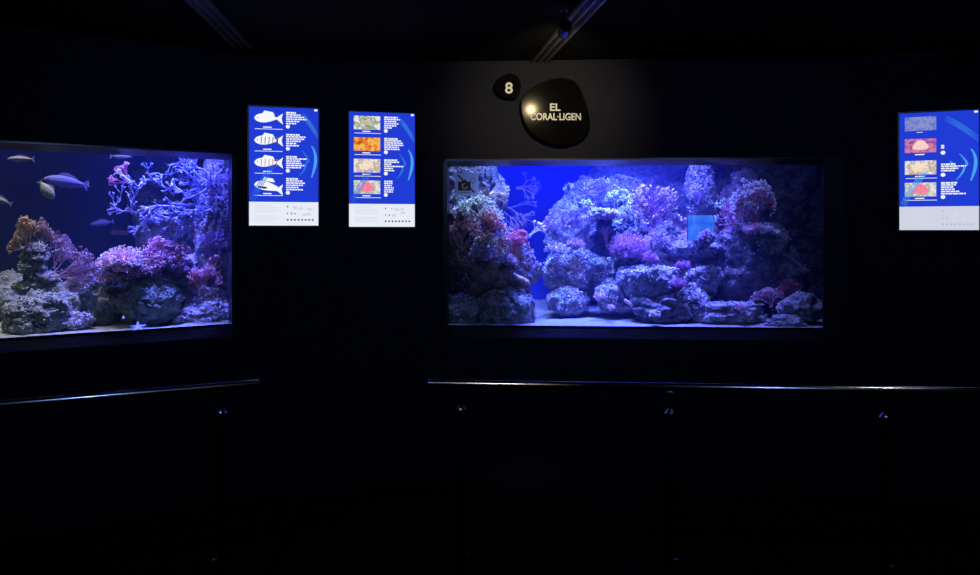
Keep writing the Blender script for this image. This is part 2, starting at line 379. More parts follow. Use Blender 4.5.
def anemone(f, px, py, wd, rad, label, m, seed=1, n=260, L=.55, tr=.0024, name='soft_coral', group=None, flat=.75, tipm=None):
    t = f.t(px, wd)/F; R = rad*t; rnd = random.Random(seed); mb = MB()
    bb = MB(); k = 9
    bb.lathe([(R*.35, -R*.35), (R*.5, -R*.05), (R*.48, R*.18), (R*.3, R*.34), (R*.05, R*.4)], 14)
    tb = MB()
    for i in range(n):
        th = rnd.uniform(0, 2*math.pi); ph = math.acos(rnd.uniform(-.15, 1))
        d = Vector((math.sin(ph)*math.cos(th), math.sin(ph)*math.sin(th), math.cos(ph)*flat))
        p0 = Vector((d.x*R*.42, d.y*R*.42, d.z*R*.38)); l = R*L*rnd.uniform(.7, 1.2); pts = [p0]; q = p0.copy(); dd = d.normalized()
        for s in range(4):
            dd = (dd+Vector((rnd.gauss(0, .22), rnd.gauss(0, .22), rnd.gauss(0, .22)))).normalized(); q = q+dd*l/4; pts.append(q.copy())
        mb.tube(pts, [tr*1.3, tr*1.2, tr, tr*.9, tr*.6], 4)
        tb.blob(q, tr*1.5, dd, 1.2)
    o = mb.build(name, M[m], loc=f.hit(px, py, wd), rot=(0, 0, f.th), fix=False, smooth=True)
    bb.build('base', M[m], o, smooth=True)
    if tipm: ms(tb.build('tentacle_tips', M[tipm], o, fix=False, smooth=True), 'stuff')
    tag(o, label, 'coral', group); return o

# ---------------------------------------------------------------- centre tank reef
R_ = rock
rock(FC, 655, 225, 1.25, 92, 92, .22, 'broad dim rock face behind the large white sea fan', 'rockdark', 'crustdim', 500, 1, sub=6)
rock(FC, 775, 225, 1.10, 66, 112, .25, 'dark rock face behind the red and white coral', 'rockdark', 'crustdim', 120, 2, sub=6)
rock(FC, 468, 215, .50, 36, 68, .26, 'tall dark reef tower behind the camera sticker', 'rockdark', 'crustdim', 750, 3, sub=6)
rock(FC, 497, 268, .38, 40, 36, .19, 'bulging coral-covered rock left of the open blue water', 'rockbrown', 'crustpurple', 650, 4)
rock(FC, 506, 312, .30, 31, 30, .13, 'smooth dark pillar rock standing at the left sand edge', 'rock', 'crust', 70, 5, amp=.16)
rock(FC, 461, 312, .26, 20, 18, .09, 'pale rubble rock in the lower left corner of the wide tank', 'rock', 'crust', 170, 6)
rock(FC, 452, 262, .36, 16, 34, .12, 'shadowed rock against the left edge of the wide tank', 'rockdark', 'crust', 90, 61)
rock(FC, 569, 232, .90, 25, 33, .16, 'hazy blue rock rising right of the open water', 'rock', 'crustdim', 620, 7)
rock(FC, 571, 270, .62, 27, 24, .15, 'rounded blue rock left of the tall cave', 'rock', 'crust', 620, 8)
rock(FC, 568, 302, .50, 20, 15, .11, 'low round boulder resting on the bright sand', 'rock', 'crust', 480, 9, amp=.14, kr=.006)
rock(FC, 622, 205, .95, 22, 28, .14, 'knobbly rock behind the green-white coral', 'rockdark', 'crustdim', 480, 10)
rock(FC, 585, 205, 1.0, 17, 26, .12, 'bluish rock under the arch beside the cave', 'rockbrown', 'crustpurple', 320, 11)
rock(FC, 603, 272, .58, 11, 14, .08, 'small crusted rock between boulder and flat-topped rock', 'rock', 'crust', 220, 12)
rock(FC, 612, 296, .46, 15, 17, .09, 'leaning small rock beside the pink anemone', 'rock', 'crust', 170, 13)
rock(FC, 630, 254, .66, 20, 13, .12, 'rock ledge carrying the bright pink soft coral', 'rock', 'crustpurple', 220, 14)
rock(FC, 649, 279, .44, 33, 22, .17, 'big flat-topped rock in the middle of the wide tank', 'rock', 'crust', 850, 15, flat=.35, amp=.18, top=.3)
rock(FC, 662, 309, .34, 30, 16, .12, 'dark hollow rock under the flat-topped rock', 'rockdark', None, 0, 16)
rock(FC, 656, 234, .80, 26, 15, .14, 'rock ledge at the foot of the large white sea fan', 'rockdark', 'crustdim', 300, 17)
rock(FC, 692, 248, .64, 29, 13, .16, 'blue plateau rock under the bright blue square', 'rock', 'crust', 620, 18)
rock(FC, 700, 197, .85, 14, 38, .12, 'bright blue hanging rock column right of the sea fan', 'rock', 'crust', 720, 19)
rock(FC, 704, 277, .50, 17, 18, .12, 'steep rock with pale crust, right of the flat-topped rock', 'rock', 'crust', 360, 20, flat=.4)
rock(FC, 689, 298, .38, 18, 12, .09, 'bright violet mound below the small pink corals', 'rock', 'crust', 330, 21)
rock(FC, 726, 311, .34, 38, 16, .13, 'low flat rock at the tank front, right of centre', 'rock', 'crust', 380, 22, flat=.3)
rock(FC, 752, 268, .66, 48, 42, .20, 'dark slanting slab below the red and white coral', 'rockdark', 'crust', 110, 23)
rock(FC, 744, 208, .85, 22, 36, .13, 'crusted rock behind the red and white coral fan', 'rock', 'crustpurple', 330, 24)
rock(FC, 740, 238, .62, 18, 12, .10, 'rounded rock holding the pale button corals', 'rock', 'crustpurple', 200, 25)
rock(FC, 802, 309, .30, 22, 15, .10, 'pale rubble rock in the lower right corner', 'rock', 'crust', 60, 26)
rock(FC, 786, 322, .22, 19, 8, .06, 'flat grey stone in front of the corner rubble', 'rock', None, 0, 27)
rock(FC, 706, 239, .40, 8, 8, .045, 'small dark round coral head in front of the blue square', 'rockbrown', 'crustpurple', 90, 28)

def leaf_fan(f, px, py, wd, hpx, wpx, label, seed=31):
    """one central stem with rising side branches, edged with pale polyps"""
    t = f.t(px, wd)/F; H = hpx*t; Wd = wpx*t/2; rnd = random.Random(seed); mb = MB(); tb = MB(); st = MB()
    spine = [Vector((.012*math.sin(z*5)*H, 0, z*H)) for z in [i/14 for i in range(15)]]
    st.tube(spine, [.0095-.0075*i/14 for i in range(15)], 7)
    nb = 17
    for i in range(nb):
        z = .06+.72*i/nb; base = Vector((.012*math.sin(z*5)*H, 0, z*H)); prof = Wd*(1.08*math.sin(math.pi*min(1, (z+.28)/1.06))**.8)
        s = 1 if i % 2 else -1
        for side in ((s,) if i > 13 else (s, -s)):
            L = max(.03, prof*rnd.uniform(.9, 1.15)); d = Vector((side*.82, rnd.uniform(-.25, .12), .58)).normalized(); q = base.copy(); pts = [q.copy()]
            n = max(4, int(L/.014))
            for k in range(n):
                d = (d+Vector((0, rnd.gauss(0, .04), .035+rnd.gauss(0, .05)))).normalized(); q = q+d*(L*1.12/n); pts.append(q.copy())
                if k >= 1:
                    for _ in range(2):
                        a = rnd.choice((-1, 1))*rnd.uniform(.5, 1.0); td = (Matrix.Rotation(a, 3, 'Y') @ d+Vector((0, rnd.gauss(0, .3), .1))).normalized(); l2 = rnd.uniform(.014, .034)
                        e = q+td*l2; mb.tube([q, e], [.0026, .0018], 4)
                        if k > n*.45 or rnd.random() < .25:
                            for _2 in range(2): tb.blob(e+Vector((rnd.gauss(0, .003), rnd.gauss(0, .003), rnd.gauss(0, .003))), .0050*rnd.uniform(.7, 1.2), td, 1.5)
                    if k > n*.6: tb.blob(q, .0052*rnd.uniform(.8, 1.2), d, 1.5)
            (st if i < 9 else mb).tube(pts, [.0055-.0035*k/n for k in range(n+1)], 5)
    o = mb.build('sea_fan', M['fanpurple'], loc=f.hit(px, py, wd), rot=(0, 0, f.th), fix=False, smooth=True)
    st.build('stem', M['stempurple'], o, fix=False, smooth=True); ms(tb.build('polyps', M['fanwhite'], o, fix=False, smooth=True), 'stuff')
    hb = MB(); hb.lathe([(.03, -.02), (.026, -.004), (.016, .01), (.009, .02)], 12); hb.build('holdfast', M['stempurple'], o, smooth=True)
    tag(o, label, 'coral'); return o
leaf_fan(FC, 653, 231, .58, 53, 40, 'large white-edged purple sea fan at the middle of the tank')
coral(FC, 637, 232, .66, 30, 'small green-white branching coral left of the sea fan', 'greenwhite', 5, .5, 0, .006, seed=32, d=(-.35, -.1, 1), nstem=2, fanw=.3, name='branching_coral', tipm='greenwhite', tipr=.006)
coral(FC, 668, 236, .60, 26, 'low white and purple coral at the right foot of the sea fan', 'mauve', 5, .5, .8, .006, seed=33, d=(.5, 0, 1), nstem=2, fanw=.5, name='branching_coral', tipm='fanwhite', tipr=.006)
coral(FC, 617, 212, .75, 24, 'yellow-green soft coral high on the middle reef', 'greenwhite', 5, .5, 0, .005, seed=34, nstem=3, fanw=.7, name='branching_coral', tipm='greenwhite', tipr=.007)
anemone(FC, 629, 250, .52, 21, 'bright pink bushy soft coral above the flat-topped rock', 'softpink', 35, 420, tipm='palepink')
anemone(FC, 658, 243, .55, 15, 'round lilac tufted coral below the sea fan', 'mauve', 36, 260, tipm='crust')
coral(FC, 757, 232, .52, 58, 'red-stemmed white-tipped coral bush in the upper right', 'red', 6, .45, .8, .008, seed=37, d=(-.32, -.1, 1), nstem=3, fanw=.5, tipm='white', tipr=.006, wpx=50)
coral(FC, 741, 228, .62, 34, 'pale tufted coral left of the red coral bush', 'palepink', 5, .45, .8, .006, seed=38, d=(-.1, -.1, 1), nstem=2, fanw=.4, name='branching_coral', tipm='greenwhite', tipr=.007)
coral(FC, 738, 226, .50, 26, 'crimson finger coral leaning left of the red coral bush', 'pink', 3, .3, .8, .007, seed=39, d=(-1, -.1, .5), nstem=3, fanw=.25, name='finger_coral', bias=0)
for k, (x, y, q, lb) in enumerate([(749, 231, 5.5, 'orange-pink button coral right of the finger coral'), (758, 228, 4.5, 'larger pale button coral nearest the dark slab'), (768, 229, 4, 'white button coral on the dark slab, upper of two'), (776, 233, 3.5, 'white button coral on the dark slab, rightmost')]):
    anemone(FC, x, y, .45, q*1.5, lb, 'palepink' if k < 2 else 'white', 40+k, 70, tr=.003, name='button_coral', group='button corals right of centre')
coral(FC, 788, 318, .42, 42, 'dark red sea fan in the shadowed right corner', 'darkred', 6, .42, 1, .004, seed=45, group=None, d=(-.15, 0, 1), nstem=4, fanw=.7, wpx=38)
coral(FC, 771, 306, .36, 22, 'small pale lacy coral left of the dark red fan', 'palepink', 5, .42, 1, .003, seed=46, d=(-.15, 0, 1), nstem=3, fanw=.6)
# left reef growth
coral(FC, 488, 196, .36, 24, 'white finger coral reaching right near the camera sticker', 'white', 4, .34, .6, .0075, seed=50, d=(1, -.2, .45), nstem=4, fanw=.4, name='finger_coral', bias=.02)
coral(FC, 518, 188, .95, 24, 'dusky blue soft coral drooping in the open water', 'mauve', 4, .4, .7, .006, seed=51, d=(.9, 0, -.1), nstem=3, fanw=.4, name='soft_coral', bias=0)
coral(FC, 500, 205, .80, 38, 'lower dusky soft coral drooping into the open water', 'mauve', 4, .35, .7, .006, seed=52, d=(.9, 0, -.42), nstem=3, fanw=.3, name='soft_coral', bias=0)
coral(FC, 478, 216, .22, 24, 'yellow-green tufted coral below the camera sticker', 'greenwhite', 5, .5, 0, .005, seed=53, d=(.2, -.4, 1), nstem=3, fanw=.7, name='branching_coral', tipm='greenwhite', tipr=.005)
coral(FC, 487, 232, .20, 26, 'rusty red coral spray on the left reef tower', 'red', 5, .45, .4, .004, seed=54, d=(.5, -.3, .8), nstem=4, fanw=.7, name='branching_coral', tipm='palepink', tipr=.004)
coral(FC, 462, 250, .24, 32, 'mauve thin-branched coral at the left edge, middle height', 'mauve', 6, .42, .6, .004, seed=55, d=(.2, -.3, 1), nstem=4, fanw=.8, tipm='palepink', tipr=.003)
coral(FC, 489, 252, .18, 26, 'pale violet twiggy coral above the bulging rock', 'crustpurple', 6, .42, .4, .004, seed=56, d=(0, -.4, 1), nstem=4, fanw=.9, name='branching_coral', tipm='crust', tipr=.004)
coral(FC, 515, 258, .26, 30, 'crimson spray coral against the open blue water', 'pink', 6, .42, .7, .004, seed=57, d=(0, -.1, 1), nstem=4, fanw=.6, tipm='pink', tipr=.0035)
coral(FC, 500, 234, .25, 14, 'bright white stick coral on the left reef', 'white', 2, .3, .8, .005, seed=58, d=(.7, -.2, .8), nstem=2, fanw=.3, name='finger_coral')
coral(FC, 526, 237, .50, 16, 'short pale stick coral nearest the open water', 'white', 2, .25, .8, .004, seed=59, d=(.8, 0, .75), name='finger_coral')
coral(FC, 529, 236, .45, 18, 'white branch pointing right across the blue water', 'white', 3, .3, .8, .006, seed=60, d=(1, 0, .35), name='finger_coral', tipm='white', tipr=.006, bias=0)
coral(FC, 578, 210, .60, 30, 'long white finger coral leaning left beside blue water', 'crust', 2, .2, .7, .006, seed=62, d=(-.75, 0, 1), nstem=3, fanw=.2, name='finger_coral', bias=0)
coral(FC, 584, 227, .60, 14, 'pale orange tuft coral beside the cave', 'palepink', 4, .5, .5, .004, seed=63, nstem=3, fanw=.9, name='branching_coral', d=(0, -.3, 1))
rock(FC, 604, 214, .56, 14, 5, .14, 'overhanging ledge roofing the dark cave', 'rock', 'crust', 160, 70)
coral(FC, 607, 247, .62, 22, 'dim blue tall thin coral inside the cave', 'mauve', 4, .25, .8, .004, seed=64, name='finger_coral', nstem=2, fanw=.15)
coral(FC, 613, 272, .44, 16, 'small white upright branch in front of the cave', 'greenwhite', 3, .35, .7, .004, seed=65, name='finger_coral')
anemone(FC, 575, 246, .45, 10, 'reddish soft coral cap left of the cave', 'mauve', 66, 150, tipm='crustpink')
anemone(FC, 600, 297, .32, 7, 'pink anemone low on the reef above the sand', 'palepink', 67, 120, name='anemone')
anemone(FC, 611, 308, .28, 4.5, 'smaller pink anemone just above the sand edge', 'palepink', 68, 70, name='anemone')
anemone(FC, 655, 315, .16, 6, 'white and pink anemone under the hollow rock', 'palepink', 69, 110, name='anemone', tipm='white')
anemone(FC, 650, 259, .40, 9, 'pink crust coral on the flat-topped rock edge', 'softpink', 70, 130)
anemone(FC, 683, 266, .36, 8, 'upper magenta coral right of the flat-topped rock', 'softpink', 71, 130)
anemone(FC, 678, 285, .28, 9, 'lower magenta coral right of the flat-topped rock', 'softpink', 72, 140)
anemone(FC, 741, 309, .20, 6, 'faint pink coral on the low front rock', 'crustpink', 73, 90)
anemone(FC, 484, 258, .17, 9, 'violet tuft on the bulging left rock', 'crustpurple', 74, 150)

coral(FC, 601, 202, .72, 28, 'lilac bushy coral at the top of the reef left of the yellow-green one', 'crustpurple', 5, .5, .2, .005, seed=160, nstem=4, fanw=.9, name='branching_coral', tipm='crust', tipr=.005)
coral(FC, 563, 228, .66, 24, 'dusky violet bush coral directly beside the open water', 'mauve', 5, .5, .3, .005, seed=161, d=(-.2, -.2, 1), nstem=4, fanw=.9, name='branching_coral', tipm='crustpurple', tipr=.005)
coral(FC, 588, 216, .58, 18, 'pale bluish tuft coral above the orange tuft', 'crust', 4, .5, .3, .005, seed=162, d=(0, -.3, 1), nstem=4, fanw=.9, name='branching_coral', tipm='greenwhite', tipr=.005)
anemone(FC, 554, 250, .48, 10, 'violet tuft coral on the rim of the blue rock by the open water', 'crustpurple', 163, 150, tipm='crust')
anemone(FC, 598, 263, .48, 8, 'pale green tuft coral at the foot of the cave', 'crustgreen', 164, 120, tipm='greenwhite')
anemone(FC, 692, 232, .70, 9, 'red-brown tuft left under the hanging rock column', 'crustpink', 165, 120)
anemone(FC, 709, 230, .68, 9, 'red-brown tuft right under the hanging rock column', 'crustpink', 166, 120)
anemone(FC, 641, 200, .78, 10, 'dim bluish tuft coral peeking out behind the sea fan', 'crust', 167, 130)
coral(FC, 697, 205, .66, 22, 'pale lilac lacy coral on the face of the hanging column', 'crustpurple', 5, .45, .4, .004, seed=168, d=(0, -.3, 1), nstem=4, fanw=.9, tipm='crust', tipr=.0045)
coral(FC, 457, 232, .28, 30, 'grey-violet twig coral at the left edge under the camera sticker', 'mauve', 6, .42, .4, .004, seed=169, d=(.3, -.3, 1), nstem=4, fanw=.8, tipm='crust', tipr=.004)
coral(FC, 492, 224, .24, 20, 'light green-grey twig coral just left of the white stick coral', 'greenwhite', 5, .42, .4, .004, seed=170, d=(.3, -.3, 1), nstem=3, fanw=.8, name='branching_coral')
anemone(FC, 507, 262, .18, 10, 'lilac fuzzy coral at the right rim of the bulging left rock', 'crustpurple', 171, 200, tipm='crust')
def critter(f, px, py, wd, L, tilt, label, m, name, cat, fat=.28, prof=None, yaw=0):
    t = f.t(px, wd)/F; l = L*t; mb = MB()
    prof = prof or [(-.5, .10), (-.42, .6), (-.25, .95), (0, 1), (.25, .9), (.42, .6), (.5, .15)]
    pts = [(x*l, 0, .03*l*math.sin(x*9)) for x, r in prof]; mb.tube(pts, [r*l*fat/2 for x, r in prof], 10)
    rnd = random.Random(int(px))
    for i in range(40):
        x = rnd.uniform(-.4, .4)*l; a = rnd.uniform(0, 6.28); r = l*fat/2*.92
        mb.blob((x, r*math.cos(a), r*math.sin(a)+.03*l*math.sin(x/l*9)), l*.03)
    o = mb.build(name, M[m], loc=f.hit(px, py, wd), smooth=True)
    o.rotation_euler = (Matrix.Rotation(f.th, 3, 'Z') @ Matrix.Rotation(math.radians(tilt), 3, 'Y')).to_euler(); tag(o, label, cat); return o
critter(FC, 521, 279, .16, 21, 30, 'pink sea cucumber lying on the bulging left rock', 'palepink', 'sea_cucumber', 'sea cucumber')
critter(FC, 629, 303, .30, 12, 38, 'small pale sea cucumber beside the hollow rock', 'palepink', 'sea_cucumber', 'sea cucumber', .3)
critter(FC, 502, 292, .15, 7, 5, 'tiny thin white worm on the dark pillar rock', 'white', 'sea_worm', 'worm', .15)

# ---------------------------------------------------------------- left tank reef
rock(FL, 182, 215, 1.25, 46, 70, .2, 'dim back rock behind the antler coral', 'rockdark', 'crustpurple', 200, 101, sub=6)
rock(FL, 222, 225, .62, 26, 88, .2, 'tall rock wall at the right end of the left tank', 'rock', 'crustpurple', 600, 102, sub=6)
rock(FL, 192, 290, .62, 42, 36, .18, 'dim grey rock left of the red sea fan', 'rock', 'crustpurple', 200, 103)
rock(FL, 208, 316, .34, 34, 18, .12, 'low rock below the red sea fan', 'rock', 'crust', 150, 104)
rock(FL, 151, 302, .36, 30, 25, .13, 'large rounded rock under the pink corals', 'rockgreen', 'crustgreen', 160, 105, amp=.18)
rock(FL, 102, 308, .42, 19, 26, .12, 'upright rock left of the large rounded rock', 'rockgreen', 'crustgreen', 100, 106)
rock(FL, 127, 273, .42, 29, 17, .13, 'knobbly ledge rock carrying the pale pink coral', 'rock', 'crustpink', 520, 107)
rock(FL, 166, 266, .50, 25, 14, .12, 'ledge rock carrying the pink bushy coral', 'rock', 'crustpurple', 260, 108)
rock(FL, 41, 317, .32, 33, 23, .14, 'broad greenish boulder low on the left', 'rockgreen', 'crustgreen', 200, 109, amp=.2)
rock(FL, 8, 300, .85, 34, 28, .2, 'dim green mound at the left picture edge', 'rockgreen', 'crustgreen', 120, 110)
rock(FL, 78, 300, .95, 48, 18, .2, 'dim rubble bank between boulder and upright rock', 'rockgreen', 'crust', 200, 111)
for k, (x, y, a, b, lb) in enumerate([(34, 287, 17, 8, 'lowest stone of the stacked pile'), (42, 278, 16, 7, 'second stone up of the stacked pile, sticking out right'), (32, 268, 13, 7, 'third stone up of the stacked pile'), (35, 258, 12, 6.5, 'fourth stone up of the stacked pile'), (35, 250, 11, 6, 'topmost stone of the stacked pile under the ochre fan')]):
    rock(FL, x, y, .42, a, b, .07, lb, 'rockgreen', 'crustgreen', 50, 112+k, sub=4, group='stacked stones in the left tank')
rock(FL, 78, 322, .26, 14, 9, .06, 'small violet stone right of the broad boulder', 'rock', 'crust', 120, 118, sub=4)

coral(FL, 29, 249, .36, 36, 'ochre sea fan above the stacked stones', 'ochre', 6, .40, 1, .0055, seed=121, d=(-.1, 0, 1), nstem=3, fanw=.5, minr=.0018, wpx=24)
coral(FL, 37, 256, .44, 40, 'dull olive sea fan right of the ochre fan', 'brown', 6, .38, 1, .005, seed=122, d=(.1, 0, 1), nstem=3, fanw=.45, minr=.0014, wpx=34)
coral(FL, 47, 277, .34, 48, 'brown sea fan spreading right over the gap', 'mauve', 6, .36, 1, .0045, seed=123, d=(1, 0, .30), nstem=3, fanw=.3, bias=.0, minr=.0014)
coral(FL, 54, 268, .48, 40, 'greyish purple upright sea fan over the open water', 'mauve', 6, .38, 1, .0045, seed=151, d=(.3, 0, 1), nstem=3, fanw=.45, minr=.0014, wpx=34)
coral(FL, 104, 280, .38, 42, 'drooping mauve sea fan left of the pale pink coral', 'mauve', 6, .34, 1, .0045, seed=124, d=(-1, 0, .34), nstem=4, fanw=.3, bias=0, minr=.0014)
coral(FL, 24, 249, .40, 15, 'thin ochre twig coral reaching left', 'ochre', 5, .35, 1, .004, seed=125, d=(-1, 0, .3), nstem=2, fanw=.4, name='branching_coral', bias=0)
coral(FL, 107, 288, .25, 20, 'small white branching coral on the upright rock', 'antler', 4, .5, .5, .004, seed=126, d=(.3, -.2, 1), nstem=2, fanw=.5, name='branching_coral')
anemone(FL, 122, 264, .28, 21, 'pale pink curly coral left of the bushy pink coral', 'palepink', 127, 420, tipm='white', tr=.003)
anemone(FL, 141, 272, .30, 13, 'lilac curly coral at the right of the pale pink one', 'mauve', 128, 240, tipm='palepink')
coral(FL, 160, 266, .38, 30, 'bright pink bushy coral in the middle of the left tank', 'pink', 6, .45, .2, .006, seed=129, d=(0, -.2, 1), nstem=6, fanw=.9, name='branching_coral', tipm='palepink', tipr=.004)
coral(FL, 176, 262, .36, 22, 'smaller pink coral tuft below the antler coral', 'crustpink', 5, .45, .2, .005, seed=130, d=(.2, -.2, 1), nstem=4, fanw=.8, name='branching_coral', tipm='palepink', tipr=.004)
coral(FL, 202, 298, .19, 38, 'red lacy sea fan before the right rock', 'redfan', 5, .34, 1, .0034, seed=131, d=(.12, 0, 1), nstem=4, fanw=.62, minr=.0013, wpx=34)
coral(FL, 214, 270, .21, 19, 'small upper red sea fan nearest the frame', 'redfan', 4, .36, 1, .0030, seed=132, d=(.1, 0, 1), nstem=3, fanw=.5, minr=.0012, wpx=15)
coral(FL, 128, 183, .55, 22, 'dull pink feather coral left of the antler coral', 'crustpink', 4, .22, .8, .006, seed=133, d=(-.8, 0, .85), nstem=5, fanw=.45, name='feather_coral', bias=.05, hold=False)
coral(FL, 221, 250, .40, 30, 'violet twigs on the right rock wall, lower', 'crustpurple', 6, .45, .4, .004, seed=134, d=(-.4, -.3, 1), nstem=4, fanw=.8, name='branching_coral')
coral(FL, 224, 195, .40, 30, 'violet twigs on the right rock wall, upper', 'crustpurple', 6, .45, .4, .004, seed=135, d=(-.3, -.3, 1), nstem=4, fanw=.9, name='branching_coral')

def antler(f, wd, paths, label, name, m, seed, twig=.5, tl=.042):
    """one rigid branching skeleton: main limbs as given polylines, twigs grown from them"""
    base = f.hit(*paths[0][0], wd); rnd = random.Random(seed); R = Matrix.Rotation(-f.th, 3, 'Z'); mb = MB(); nb = MB()
    for k, pth in enumerate(paths):
        pts = []
        for i, (x, y) in enumerate(pth):
            p = R @ (f.hit(x, y, wd+.02*math.sin(k*2.1+i*.9))-base); pts.append(p)
        fine = []
        for i in range(len(pts)-1):
            n = max(2, int((pts[i+1]-pts[i]).length/.022))
            for j in range(n):
                q = pts[i].lerp(pts[i+1], j/n); fine.append(q+Vector((rnd.gauss(0, .0035), rnd.gauss(0, .005), rnd.gauss(0, .0035))))
        fine.append(pts[-1]); n = len(fine)
        mb.tube(fine, [.0072-.0035*i/n for i in range(n)], 6)
        for i in range(1, n):
            for _r in range((rnd.random() < twig)+(rnd.random() < twig*.5)):
                d0 = (fine[i]-fine[i-1]).normalized(); a = rnd.choice((-1, 1))*rnd.uniform(.25, .95)
                grow(mb, fine[i], (Matrix.Rotation(a, 3, 'Y') @ d0+Vector((0, rnd.gauss(0, .4), 0))).normalized(), tl*rnd.uniform(.45, 1.1), .0036, rnd.choice((1, 1, 2)), rnd, .3, .7, .0024, 3, .0)
    o = mb.build(name, M[m], loc=base, rot=(0, 0, f.th), fix=False, smooth=True); tag(o, label, 'coral')
    return o
antler(FL, .34, [[(222, 188), (212, 182), (200, 178), (190, 168), (181, 163), (171, 164)], [(212, 182), (200, 186), (193, 178), (184, 171), (172, 173)],
                 [(212, 182), (206, 172), (196, 165), (190, 159)], [(205, 185), (194, 187), (188, 180), (186, 166)], [(210, 184), (203, 190), (196, 186), (190, 175)], [(214, 186), (216, 176), (222, 170)]],
       'upper cluster of the bright violet antler coral', 'antler_coral', 'antler', 141, .75)
antler(FL, .31, [[(215, 214), (205, 207), (195, 205), (178, 207), (165, 206), (154, 206), (145, 210), (132, 212), (118, 210), (115, 204), (120, 201)],
                 [(132, 212), (131, 205), (136, 194), (138, 186), (131, 182), (126, 178)], [(154, 206), (148, 214), (145, 222), (147, 229)], [(148, 214), (141, 226)],
                 [(178, 207), (186, 199), (198, 194), (206, 189)], [(205, 207), (192, 212), (176, 217), (163, 220)], [(200, 212), (188, 221), (178, 226)],
                 [(195, 205), (183, 204), (172, 203), (168, 210)], [(210, 210), (200, 216), (190, 214), (180, 212), (168, 214)], [(205, 215), (197, 226), (186, 232), (176, 239)]],
       'long bright violet antler coral stretching left over the dark water', 'antler_coral', 'antler', 142, .85)
antler(FL, .40, [[(190, 197), (182, 192), (172, 188), (164, 187), (156, 182), (150, 175), (158, 173)], [(172, 188), (172, 183)], [(186, 195), (178, 188), (172, 184)], [(156, 182), (152, 178), (148, 180)]],
       'middle pale antler coral branch above the long one', 'antler_coral', 'antler', 143, .9, .035)

def fish(f, px, py, wd, L, tilt, label, m, deep=.3, right=True, fork=.16, fin=.09, yaw=0, bend=0):
    t = f.t(px, wd)/F; l = L*t; mb = MB(); pr = [(-.5, .06), (-.46, .30), (-.38, .62), (-.25, .90), (-.08, 1), (.10, .88), (.24, .60), (.34, .32), (.40, .22)]
    s = -1 if not right else 1   # head towards -x, or +x when right
    nn = 12; k0 = 0
    for x, r in pr:
        for k in range(nn):
            a = 2*math.pi*k/nn; mb.v.append((-s*x*l, math.cos(a)*r*l*deep*.26+bend*x*x*l, math.sin(a)*r*l*deep*.5))
    for i in range(len(pr)-1):
        for k in range(nn):
            a = i*nn+k; b = i*nn+(k+1) % nn; mb.f.append((a, b, b+nn, a+nn))
    mb.f.append(tuple(range(nn))[::-1]); mb.f.append(tuple((len(pr)-1)*nn+k for k in range(nn)))
    T = l*.004; y0 = bend*.16*l
    tail = [(.38, .03), (.5, fork), (.485, .05), (.46, 0), (.485, -.05), (.5, -fork), (.38, -.03)]
    mb.poly([(-s*x*l, z*l) for x, z in tail], y0-T, y0+T)
    D = deep*.5
    mb.poly([(-s*x*l, z*l) for x, z in [(-.22, D*.80), (-.14, D+fin*.7), (0, D+fin), (.14, D*.8+fin*.8), (.27, D*.45+fin*.4), (.25, D*.4), (0, D*.85)]], -T, T)
    mb.poly([(-s*x*l, -z*l) for x, z in [(.02, D*.85), (.1, D*.75+fin*.6), (.22, D*.5+fin*.5), (.27, D*.35)]], -T, T)
    mb.poly([(-s*x*l, -z*l) for x, z in [(-.16, D*.8), (-.10, D+fin*.6), (-.04, D*.85)]], -T, T)
    o = mb.build('fish', M[m], loc=f.hit(px, py, wd), smooth=False)
    o.rotation_euler = (Matrix.Rotation(f.th, 3, 'Z') @ Matrix.Rotation(math.radians(tilt), 3, 'Y') @ Matrix.Rotation(math.radians(yaw), 3, 'Z')).to_euler()
    for sy in (-1, 1):
        e = MB(); e.blob((s*.40*l, sy*l*deep*.15, l*deep*.08), l*.018); e.build('eye', M['eye'], o, smooth=True)
    tag(o, label, 'fish'); return o
fish(FL, 21, 159, .35, 23, -2, 'slim pale fish swimming near the top left', 'fishpale', .24, right=False)
fish(FL, 46.5, 190, .38, 22, 56, 'yellow-green fish with its nose tilted down', 'fishgreen', .46, right=True)
fish(FL, 66, 182, .45, 39, 8, 'blue-grey fish, largest of the swimmers', 'fishblue', .30, right=False)
fish(FL, 78, 185, .85, 20, -4, 'grey fish partly behind the largest fish', 'fishpale', .25, right=False)
fish(FL, 0, 200, .40, 22, 22, 'pale fish cut by the left picture edge', 'fishpale', .26, right=False)
fish(FL, 121, 156.5, .75, 20, 0, 'thin grey fish at the water top above the pink feather coral', 'fishpale', .18, right=True)
fish(FL, 102, 223, 1.0, 22, -8, 'faint dark fish in the back water under the antler coral', 'fishblue', .22, right=False)

def starfish(f, px, py, wd, rad, label, m, rotx=-.9):
    t = f.t(px, wd)/F; R = rad*t; mb = MB()
    for k in range(5):
        a = 2*math.pi*k/5+.3; d = Vector((math.cos(a), 0, math.sin(a)))
        mb.tube([(0, 0, 0), d*R*.5, d*R], [R*.24, R*.17, R*.05], 8, flat=.6)
    o = mb.build('starfish', M[m], loc=f.hit(px, py, wd), rot=(rotx, 0, f.th), smooth=True); tag(o, label, 'starfish')
starfish(FL, 138, 327, .17, 8, 'pale violet starfish on the gravel below the rounded rock', 'antler')

